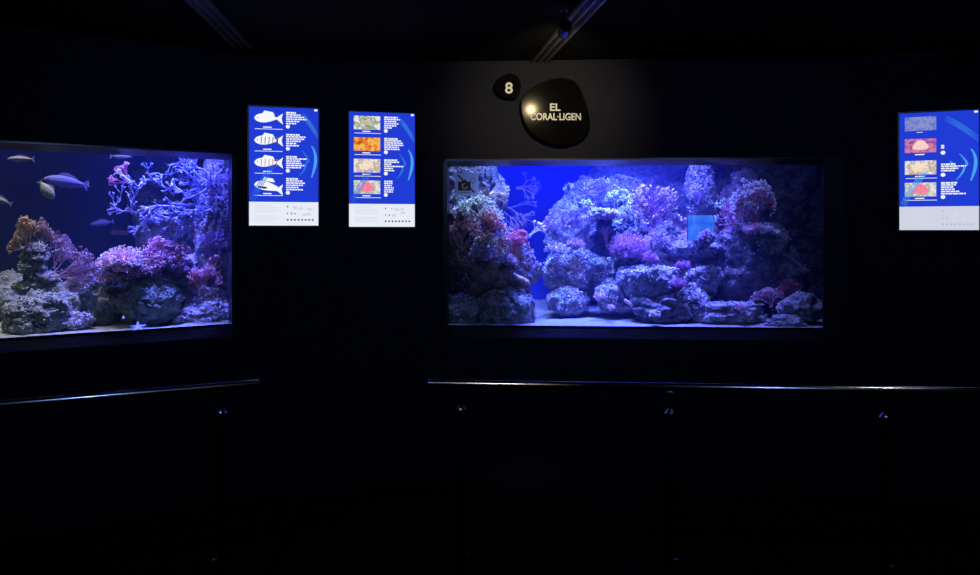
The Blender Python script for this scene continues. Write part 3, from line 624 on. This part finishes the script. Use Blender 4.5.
# ---------------------------------------------------------------- sticker and painted reflection on the panes
def sticker(f, x0, x1, y0, y1, label, col, alpha):
    p0 = f.hit(x0, y1, .109); p1 = f.hit(x1, y0, .109); R = Matrix.Rotation(-f.th, 3, 'Z'); q = R @ (p1-p0)
    W, H = q.x, q.z; mb = MB(); mb.box(0, W, -.0006, .0016, 0, H)
    o = mb.build('sticker_or_reflection', film_mat('sticker_reflection_film', col, alpha), loc=p0, rot=(0, 0, f.th)); tag(o, label, 'sticker'); return o, W, H
st, W, H = sticker(FC, 455, 478.5, 173, 195.5, 'pale square no-photography sticker on the glass, upper left', (.72, .85, 1.0), .9)
ink = mat('sticker_ink', (.008, .010, .03), .6)
mb = MB(); y0, y1 = -.0016, -.0008
def rectp(mb, x0, x1, z0, z1, a=y0, b=y1): mb.poly([(x0, z0), (x1, z0), (x1, z1), (x0, z1)], a, b)
cx, cz = W*.42, H*.42
# camera body with a ring lens
mb.poly([(W*.13, H*.22), (W*.66, H*.22), (W*.66, H*.62), (W*.50, H*.62), (W*.46, H*.70), (W*.32, H*.70), (W*.28, H*.62), (W*.13, H*.62)], y0, y1)
mb.poly([(W*.10, H*.90), (W*.16, H*.93), (W*.86, H*.14), (W*.80, H*.11)], y0-.0006, y1-.0006)
mb.poly([(W*.16, H*.93), (W*.10, H*.90), (W*.16, H*.80)], y0-.0006, y1-.0006)
rectp(mb, W*.26, W*.62, H*.13, H*.155)
mb.build('camera_pictogram', ink, st)
mb = MB(); n = 20; ro, ri = W*.13, W*.085; cxx, czz = W*.42, H*.42; vv = []
for k in range(n):
    a = 2*math.pi*k/n; vv += [(cxx+ro*math.cos(a), -.0020, czz+ro*math.sin(a)), (cxx+ri*math.cos(a), -.0020, czz+ri*math.sin(a))]
mb.add(vv, [(2*k, 2*k+1, (2*k+3) % (2*n), (2*k+2) % (2*n)) for k in range(n)])
lens_m = mat('sticker_pale', (.5, .55, .75), .6); mb.build('lens_ring', lens_m, st, fix=False)
mb = MB()
for k in range(8):   # flash burst
    a = 2*math.pi*k/8; c, s = math.cos(a), math.sin(a); bx, bz = W*.76, H*.66
    mb.poly([(bx+c*W*.07-s*W*.022, bz+s*W*.07+c*W*.022), (bx+c*W*.07+s*W*.022, bz+s*W*.07-c*W*.022), (bx+c*W*.15, bz+s*W*.15)], y0, y1)
mb.build('flash_pictogram', ink, st)
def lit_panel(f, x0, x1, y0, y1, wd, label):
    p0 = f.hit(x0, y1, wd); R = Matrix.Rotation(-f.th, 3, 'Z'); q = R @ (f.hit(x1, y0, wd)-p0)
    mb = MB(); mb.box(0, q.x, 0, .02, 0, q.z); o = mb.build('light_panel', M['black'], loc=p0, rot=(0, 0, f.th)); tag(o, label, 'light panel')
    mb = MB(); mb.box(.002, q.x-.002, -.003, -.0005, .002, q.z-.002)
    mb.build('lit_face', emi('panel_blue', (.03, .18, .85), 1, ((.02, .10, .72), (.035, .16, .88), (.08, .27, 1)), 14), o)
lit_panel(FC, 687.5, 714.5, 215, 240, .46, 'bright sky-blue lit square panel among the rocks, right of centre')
sticker(FL, 110, 128, 229.5, 235, 'small faint grey patch on the left tank glass, painted in for a reflection', (.4, .42, .6), .35)  # a reflection in the glass, put in as a thin grey film

# ---------------------------------------------------------------- information screens
E_blue = emi('screen_blue', (.014, .045, .66)); E_white = emi('screen_white', (.80, .84, .95)); E_pic = emi('screen_picture_white', (.92, .94, .98))
E_lt = emi('screen_pale_blue', (.07, .36, .85)); E_lt2 = emi('screen_mid_blue', (.03, .16, .72)); E_grey = emi('screen_grey', (.45, .48, .55)); E_dark = emi('screen_dark', (.01, .012, .03)); E_footg = emi('screen_light_grey', (.66, .69, .76))
def screen(f, x0, x1, ytop, ybot, label, pics, dim=False, seed=1):
    a = f.hit(x0, ybot); b = f.hit(x1, ybot); W = (b-a).length; zt = f.hit((x0+x1)/2, ytop).z; zb = f.hit((x0+x1)/2, ybot).z; H = zt-zb
    r = empty('information_screen', (a.x, a.y, zb), (0, 0, f.th)); tag(r, label, 'screen', 'information screens on the wall')
    rnd = random.Random(seed); g = .010
    m = MB(); m.box(-g, W+g, -.030, 0, -g, H+g); m.build('housing', M['black'], r)
    def flat(name, mm, polys, d, kind=None, rings=False):
        q = MB()
        for p in polys: q.poly([(x*W, (1-y)*H) for x, y in p], -d-.0006, -d)
        o = q.build(name, mm, r, fix=True)
        if kind: o['kind'] = kind
        return o
    def rc(x0, x1, y0, y1): return [(x0, y0), (x1, y0), (x1, y1), (x0, y1)]
    flat('display', E_blue, [rc(0, 1, 0, .80)], .0305)
    flat('footer', E_white if not dim else emi('screen_footer', (.62, .66, .78)), [rc(0, 1, .80, 1)], .0305)
    def band(pts, w0, w1):
        up = []; dn = []; n = len(pts)
        for i, (x, y) in enumerate(pts):
            tx = pts[min(i+1, n-1)][0]-pts[max(i-1, 0)][0]; ty = (pts[min(i+1, n-1)][1]-pts[max(i-1, 0)][1])*1.75; l = math.hypot(tx, ty) or 1
            ww = w0+(w1-w0)*math.sin(math.pi*i/(n-1)); up.append((x-ty/l*ww, y+tx/l*ww/1.75)); dn.append((x+ty/l*ww, y-tx/l*ww/1.75))
        return up+dn[::-1]
    def arc(x, y0, y1, bow, n=12): return [(x+bow*math.sin(math.pi*i/n), y0+(y1-y0)*i/n) for i in range(n+1)]
    # drawn algae strands: two arcs right, a frayed blade at top right, a ladder-like strand at lower left
    flat('drawn_strand', E_lt2 if not dim else E_lt, [band([(.74+.10*math.sin(math.pi*i/12)+(.02 if i < 6 else -.02), .36+.22*i/12) for i in range(13)], .004, .016)], .0312)
    flat('drawn_strand', E_lt, [band([(.90+.06*math.sin(math.pi*(i/12)**.8), .32+.27*i/12) for i in range(13)], .008, .022)], .0312)
    if dim: flat('drawn_strand', E_lt, [band(arc(.64, .42, .50, .05), .006, .015)], .0312)
    sx = .76 if not dim else .58
    flat('drawn_blade', E_lt2, [band([(sx+(1-sx)*i/10*.98, .06+.18*(i/10)**1.25+.012*k) for i in range(11)], .002, .007) for k in range(-2, 3)], .0312)
    lad = [[(.02+.30*i/10+.02*k, .78-.30*(i/10)**.8+.006*k) for i in range(11)] for k in range(4)]
    lp = [band(p, .002, .005) for p in lad]
    for i in range(1, 10):
        lp.append(band([lad[0][i], lad[3][i]], .003, .004))
    for k, kind in enumerate(pics):
        y0 = .035+.187*k; y1 = y0+.118
        if kind == 'empty': continue
        if kind.startswith('fish'):
            yc = (y0+y1)/2; hh = .043; up = []; lo = []
            for i in range(13):
                s = i/12; th = math.sin(math.pi*s**.72)**.8 if 0 < s < 1 else 0
                up.append((.07+.34*s, yc-hh*.92*max(th, .16 if s > .5 else 0)+(.02*s if kind == 'fish3' else 0))); lo.append((.07+.34*s, yc+hh*.85*max(th, .16 if s > .5 else 0)+(.05*s*s if kind == 'fish3' else 0)))
            sh = .04 if kind == 'fish3' else 0
            tail = [(.40, yc-.01+sh), (.485, yc-.045+sh), (.465, yc+sh), (.485, yc+.05+sh), (.40, yc+.012+sh)]
            fin = [(.18, yc-.035), (.22, yc-.064), (.34, yc-.052), (.37, yc-.02)]
            flat('fish_picture', E_pic, [up+lo[::-1], tail, fin], .0315)
            if kind in ('fish1', 'fish2'):
                cm = emi('fish_stripe', (.10, .10, .16) if kind == 'fish1' else (.60, .22, .20))
                flat('fish_stripes', cm, [[(.17+.055*j, yc-.030), (.183+.055*j, yc-.030), (.176+.055*j, yc+.028), (.166+.055*j, yc+.028)] for j in range(5)]+([] if kind == 'fish2' else [rc(.40, .415, yc-.03, yc+.03)]), .0322)
            if kind == 'fish3': flat('fish_stripes', E_dark, [[(.12, yc+.01), (.26, yc+.02), (.24, yc+.035), (.13, yc+.028)]], .0322)
            flat('fish_picture_eye', E_dark, [rc(.115, .128, yc-.008, yc)], .0323)
        else:
            cols = {'white': ((.75, .72, .66), (.85, .85, .82), (.20, .24, .14), (.8, .8, .78)), 'orange': ((.45, .05, .01), (.85, .22, .02), (.9, .55, .12), (.9, .35, .05)),
                    'cream': ((.8, .74, .62), (.85, .82, .78), (.45, .33, .24), (.85, .8, .76)), 'rose': ((.85, .80, .80), (.75, .75, .72), (.35, .38, .28), (.8, .8, .8)),
                    'dim': ((.10, .16, .55), (.16, .22, .6), (.28, .30, .62), (.12, .2, .6)), 'magenta': ((.12, .05, .35), (.75, .25, .32), (.35, .10, .40), (.2, .08, .42))}[kind]
            if kind not in ('white', 'orange', 'cream', 'rose'): pass
            flat('photo_picture', emi('picture_'+kind, cols[0], 1, cols, 38), [rc(.07, .47, y0, y1)], .0315)
            if kind in ('rose', 'magenta', 'cream', 'white'):
                cc = {'rose': (.80, .12, .20), 'magenta': (.9, .42, .38), 'cream': (.70, .48, .36), 'white': (.30, .32, .20)}[kind]
                bl = [(.27+(.10 if kind != 'white' else .13)*math.cos(a)*(1+.14*math.sin(3*a)), (y0+y1)/2+(.042 if kind != 'white' else .02)*math.sin(a)*(1+.14*math.sin(3*a))) for a in [2*math.pi*i/18 for i in range(18)]]
                flat('pictured_creature', emi('creature_'+kind, cc, 1, (cc, tuple(min(1, c*1.5+.1) for c in cc), cc), 60), [bl], .0322)
        flat('caption', E_pic, [rc(.20, .32, y1+.012, y1+.021)] if not (dim and k < 1) else [rc(.22, .3, y1+.012, y1+.016)], .0315)
        if not (dim and k < 2): flat('caption_line', E_pic, [rc(.08, .48, y1+.030, y1+.0345)], .0315)
    # text lines: rows of word-sized dashes
    rows = []; dots = []
    for k in range(4):
        y = .035+.187*k
        nl = 6 if not dim else (0, 2, 4, 6)[k]
        if dim and k == 1: y += .06
        if dim and k == 2: y += .03
        for i in range(nl):
            w = rnd.uniform(.10, .30) if i not in (0,) else rnd.uniform(.12, .2)
            if dim and k < 2: w = .03
            x = .53
            while x < .53+w:
                ww = rnd.uniform(.02, .06); rows.append(rc(x, min(x+ww, .53+w+.01), y+i*.0185, y+i*.0185+(.0135 if i == 0 else .0115))); x += ww+.008
        if not (dim and k == 0):
            yy = .035+.187*k+.125; dots.append([(.555+.03*math.cos(a), yy+.0165*math.sin(a)) for a in [2*math.pi*i/14 for i in range(14)]])
    flat('text_lines', E_pic, rows, .0315, 'stuff')
    for d in dots: flat('round_icon', E_pic, [d], .0316)
    if not dim or True: flat('drawn_ladder_strand', E_lt if dim else E_lt2, lp, .0325)
    flat('corner_mark', E_pic, [rc(.94, .985, .006, .022)], .0316)
    ft = [rc(.08, .32, .826, .832)]+[rc(.08, .08+rnd.uniform(.3, .38), y, y+.004) for y in (.845, .857, .869, .883, .915, .928, .941, .952)]
    flat('footer_text', E_footg, ft, .0316, 'stuff')
    ic = []
    for i in range(8): ic.append(rc(.54+.052*i, .565+.052*i, .945, .958))
    ic += [rc(.545, .556, .89, .905), (rc(.60, .615, .89, .905)), rc(.65, .665, .892, .905), rc(.545, .56, .832, .845), rc(.64, .65, .836, .846)]
    flat('footer_icons', E_dark if not dim else E_grey, ic, .0316, 'stuff')
    mapm = []
    for i in range(9):
        x = rnd.uniform(.66, .9); y = rnd.uniform(.84, .91); mapm.append([(x+rnd.uniform(.02, .05)*math.cos(a), y+rnd.uniform(.008, .02)*math.sin(a)) for a in [2*math.pi*i/9 for i in range(9)]])
    flat('footer_map', E_footg, mapm[:5], .0317)
screen(FB, 249.7, 318.5, 108.5, 225.6, 'lit blue screen with four white fish pictures, leftmost on the wall', ['fish0', 'fish1', 'fish2', 'fish3'], seed=1)
screen(FB, 349, 414.2, 113.3, 226.8, 'lit blue screen with an orange picture, beside the wide aquarium', ['white', 'orange', 'cream', 'rose'], seed=2)
screen(FR, 898.5, 977.5, 112.6, 230.0, 'lit blue screen with grey footer at the far right', ['dim', 'magenta', 'cream', 'rose'], dim=True, seed=3)

# ---------------------------------------------------------------- pebble signs
def smooth_outline(pts, n=6):
    out = []; m = len(pts)
    for i in range(m):
        p0, p1, p2, p3 = [Vector(pts[(i+k-1) % m]) for k in range(4)]
        for j in range(n):
            t = j/n; out.append(.5*((2*p1)+(-p0+p2)*t+(2*p0-5*p1+4*p2-p3)*t*t+(-p0+3*p1-3*p2+p3)*t**3))
    return [(v.x, v.y) for v in out]
def pebble(outpx, ref, label, rotz, rotx, texts):
    base = FC.hit(*ref); base += -FC.inn*.045
    k = base.y/F
    r = empty('pebble_sign', base, (rotx, 0, rotz)); tag(r, label, 'sign', 'pebble-shaped wall signs')
    o2 = smooth_outline([((x-ref[0])*k, (ref[1]-y)*k) for x, y in outpx])
    c = Vector((sum(p[0] for p in o2)/len(o2), sum(p[1] for p in o2)/len(o2)))
    mb = MB(); n = len(o2); lay = [(-.000, .985), (.003, 1.0), (.016, 1.0), (.019, .985)]
    for y, s in lay: mb.v += [(c.x+(p[0]-c.x)*s, y, c.y+(p[1]-c.y)*s) for p in o2]
    for i in range(len(lay)-1):
        for j in range(n): a = i*n+j; b = i*n+(j+1) % n; mb.f.append((a, b, b+n, a+n))
    mb.f.append(tuple(range(n))); mb.f.append(tuple((len(lay)-1)*n+j for j in range(n))[::-1])
    mb.build('board', M['board'], r)
    for dx in (-.02, .02):
        s = MB(); s.tube([(c.x+dx, .018, c.y), (c.x+dx, .032, c.y)], .008, 10); s.build('spacer', M['black'], r)
    for txt, x, y, h, w_ in texts:
        cu = bpy.data.curves.new('t', 'FONT'); cu.body = txt; cu.size = 1; cu.extrude = .02; cu.offset = .02; cu.align_x = 'CENTER'
        to = bpy.data.objects.new('t', cu); C.objects.link(to); bpy.context.view_layer.update()
        me = bpy.data.meshes.new_from_object(to.evaluated_get(bpy.context.evaluated_depsgraph_get())); bpy.data.objects.remove(to)
        xs = [v.co.x for v in me.vertices]; ys = [v.co.y for v in me.vertices]; sx = w_*k/(max(xs)-min(xs)); sy = h*k/(max(ys)-min(ys))
        mx, my = (max(xs)+min(xs))/2, (max(ys)+min(ys))/2
        for v in me.vertices:
            X, Y, Z = v.co; v.co = ((x-ref[0])*k+(X-mx)*sx, -.0015-Z*.05, (ref[1]-y)*k+(Y-my)*sy)
        me.materials.append(M['letter']); o = bpy.data.objects.new('lettering', me); C.objects.link(o); o.parent = r
pebble([(521, 103), (528, 92), (543, 83), (561, 79), (576, 84), (583, 97), (588, 112), (589, 128), (584, 139), (573, 145), (560, 147), (545, 143), (531, 134), (523, 120)], (555, 112),
       'large black pebble-shaped sign with EL CORAL·LIGEN in white', .017, .0, [('EL', 555, 108.4, 7.4, 10.5), ('CORAL·LIGEN', 555.4, 117.9, 7.2, 50.5)])
pebble([(495, 89), (499, 80), (508, 75), (517, 77), (521, 85), (520, 94), (516, 100), (507, 100), (499, 96)], (508, 88),
       'small black pebble-shaped sign with a white 8', -.02, 0, [('8', 509.2, 89.5, 11.2, 7.6)])
# ---------------------------------------------------------------- ceiling tracks and lamps
def cpt(px, py, z=CEIL):
    t = (z-EYE)*F/(HY-py); return Vector(((px-CX)/F*t, t, z))
def track(a, b, label):
    A = cpt(*a); B = cpt(*b); d = (B-A).normalized(); A = A; B = B+d*1.2; s = Vector((-d.y, d.x, 0))
    th = math.atan2(d.y, d.x); L = (B-A).length
    r = empty('lighting_track', (A.x, A.y, CEIL), (0, 0, th)); tag(r, label, 'lighting track', 'lighting tracks on the ceiling')
    m = MB(); m.box(0, L, -.056, .056, -.010, -.0005); m.build('backing_plate', M['black'], r)
    for k in (-1, 0, 1):
        m = MB(); m.box(0, L, k*.042-.0055, k*.042+.0055, -.022, -.010); m.build('rail', M['track'], r)
    return r
track((538, 61), (592, 0), 'three-rail lighting track above the pebble sign')
track((243, 45), (199.5, 0), 'dim three-rail lighting track at the upper left')
def spot(loc, aim, label, e, col, ang=60, r=.03):
    loc = Vector(loc); d = (Vector(aim)-loc).normalized(); q = d.to_track_quat('-Z', 'Y')
    t = empty('track_spotlight', (loc.x, loc.y, CEIL-.022)); tag(t, label, 'spotlight')
    s = MB(); s.tube([(0, 0, 0), (0, 0, -.012)], .02, 12); s.build('adaptor', M['black'], t)
    top = loc-d*.03-Vector((loc.x, loc.y, CEIL-.022))
    s = MB(); s.tube([(0, 0, -.01), tuple(top)], .006, 8); s.build('arm', M['black'], t)
    lo = loc-Vector((loc.x, loc.y, CEIL-.022))
    s = MB(); s.tube([tuple(lo-d*.075), tuple(lo-d*.07), tuple(lo)], [.022, .030, .030], 18); s.build('housing', M['black'], t, smooth=False)
    s = MB(); s.tube([tuple(lo+d*.0005), tuple(lo+d*.002)], .024, 18); s.build('lens', emi('lamp_lens', col, 14), t)
    l = bpy.data.lights.new('spot_lamp', 'SPOT'); l.energy = e; l.color = col; l.spot_size = math.radians(ang); l.spot_blend = 1; l.shadow_soft_size = r
    o = bpy.data.objects.new('spot_lamp', l); C.objects.link(o); o.location = loc+d*.03; o.rotation_euler = q.to_euler(); return t
spot((.345, 3.30, 2.52), FC.hit(545, 112), 'black spotlight on the track aimed at the pebble sign', 34.0, (1, .78, .42), 75)

spot((-.22, .95, 2.52), (.04, 2.76, .99), 'black ceiling spotlight aimed at the middle of the long handrail', 17, (1, .90, .74), 17, .02)
spot((2.15, 2.55, 2.52), (1.45, 2.66, 1.0), 'black ceiling spotlight above the right end of the handrail', 6, (1, .95, .85), 22, .02)
spot((-1.0, 1.0, 2.52), FB.hit(300, 230), 'added dim blue fill light washing the wall of the two left screens', 26, (.25, .45, 1), 95, .03)  # unseen lamp, added to lift the left walls with faint blue
spot((1.60, 1.0, 2.52), FC.hit(780, 250), 'added dim blue fill light washing the wall at the right of the wide aquarium', 26, (.25, .42, 1), 95, .03)  # second unseen lamp, added for blue ambient light on the front wall
# ---------------------------------------------------------------- handrails
RZ = 1.0
def rail(pa, pb, posts, ext, label, endpt):
    """pa = pixel of the free end, pb = another pixel on the rail centre line"""
    def rp(px, py): t = (EYE-RZ)*F/(py-HY); return Vector(((px-CX)/F*t, t, 0))
    A = rp(*pa); B = rp(*pb); d = (B-A).normalized(); L = (B-A).length+ext; th = math.atan2(d.y, d.x)
    r = empty('handrail', (A.x, A.y, 0), (0, 0, th)); tag(r, label, 'handrail', 'steel handrails')
    m = MB(); m.tube([(0.004, 0, RZ), (L, 0, RZ)], .0165, 36); m.build('top_rail', M['steel'], r, smooth=True)
    m = MB(); R = .0165; m.tube([(0.004, 0, RZ), (0, 0, RZ), (-.004, 0, RZ), (-.007, 0, RZ)], [R*1.04, R*1.06, R*.95, R*.55], 28); m.build('end_cap', M['steel'], r, smooth=True)
    us = []
    for px in posts:
        k = (px-CX)/F; us.append((A.x-k*A.y)/(k*d.y-d.x))
    for u in us:
        m = MB(); m.lathe([(.017, 0), (.017, RZ-.11), (.017, RZ-.105), (.014, RZ-.098)], 16, (u, 0, 0)); p = m.build('post', M['steel' if False else 'steel'], r, smooth=True)
        m = MB(); m.lathe([(.022, RZ-.102), (.023, RZ-.098), (.012, RZ-.088), (.007, RZ-.082)], 16, (u, 0, 0)); m.build('collar', M['steel'], p, smooth=True)
        m = MB(); m.lathe([(.0055, RZ-.088), (.0055, RZ-.035), (.0055, RZ-.03), (.011, RZ-.020), (.012, RZ-.0175)], 12, (u, 0, 0)); m.build('saddle_pin', M['steel'], p, smooth=True)
        m = MB(); m.box(u+.014, u+.034, -.008, .008, .325, .345); m.build('clamp', M['track'], p)
        m = MB(); m.lathe([(.045, .0), (.045, .008), (.018, .012)], 20, (u, 0, 0)); m.build('base_flange', M['steel'], p, smooth=True)
    return r
rail((429.5, 383.6), (980, 392.0), [461, 670, 885, 1120], 1.4, 'long polished steel handrail in front of the wide aquarium', 0)
rail((257.5, 383.8), (0, 405.5), [221.5, -120], .9, 'polished steel handrail at the left, in front of the left aquarium', 0)
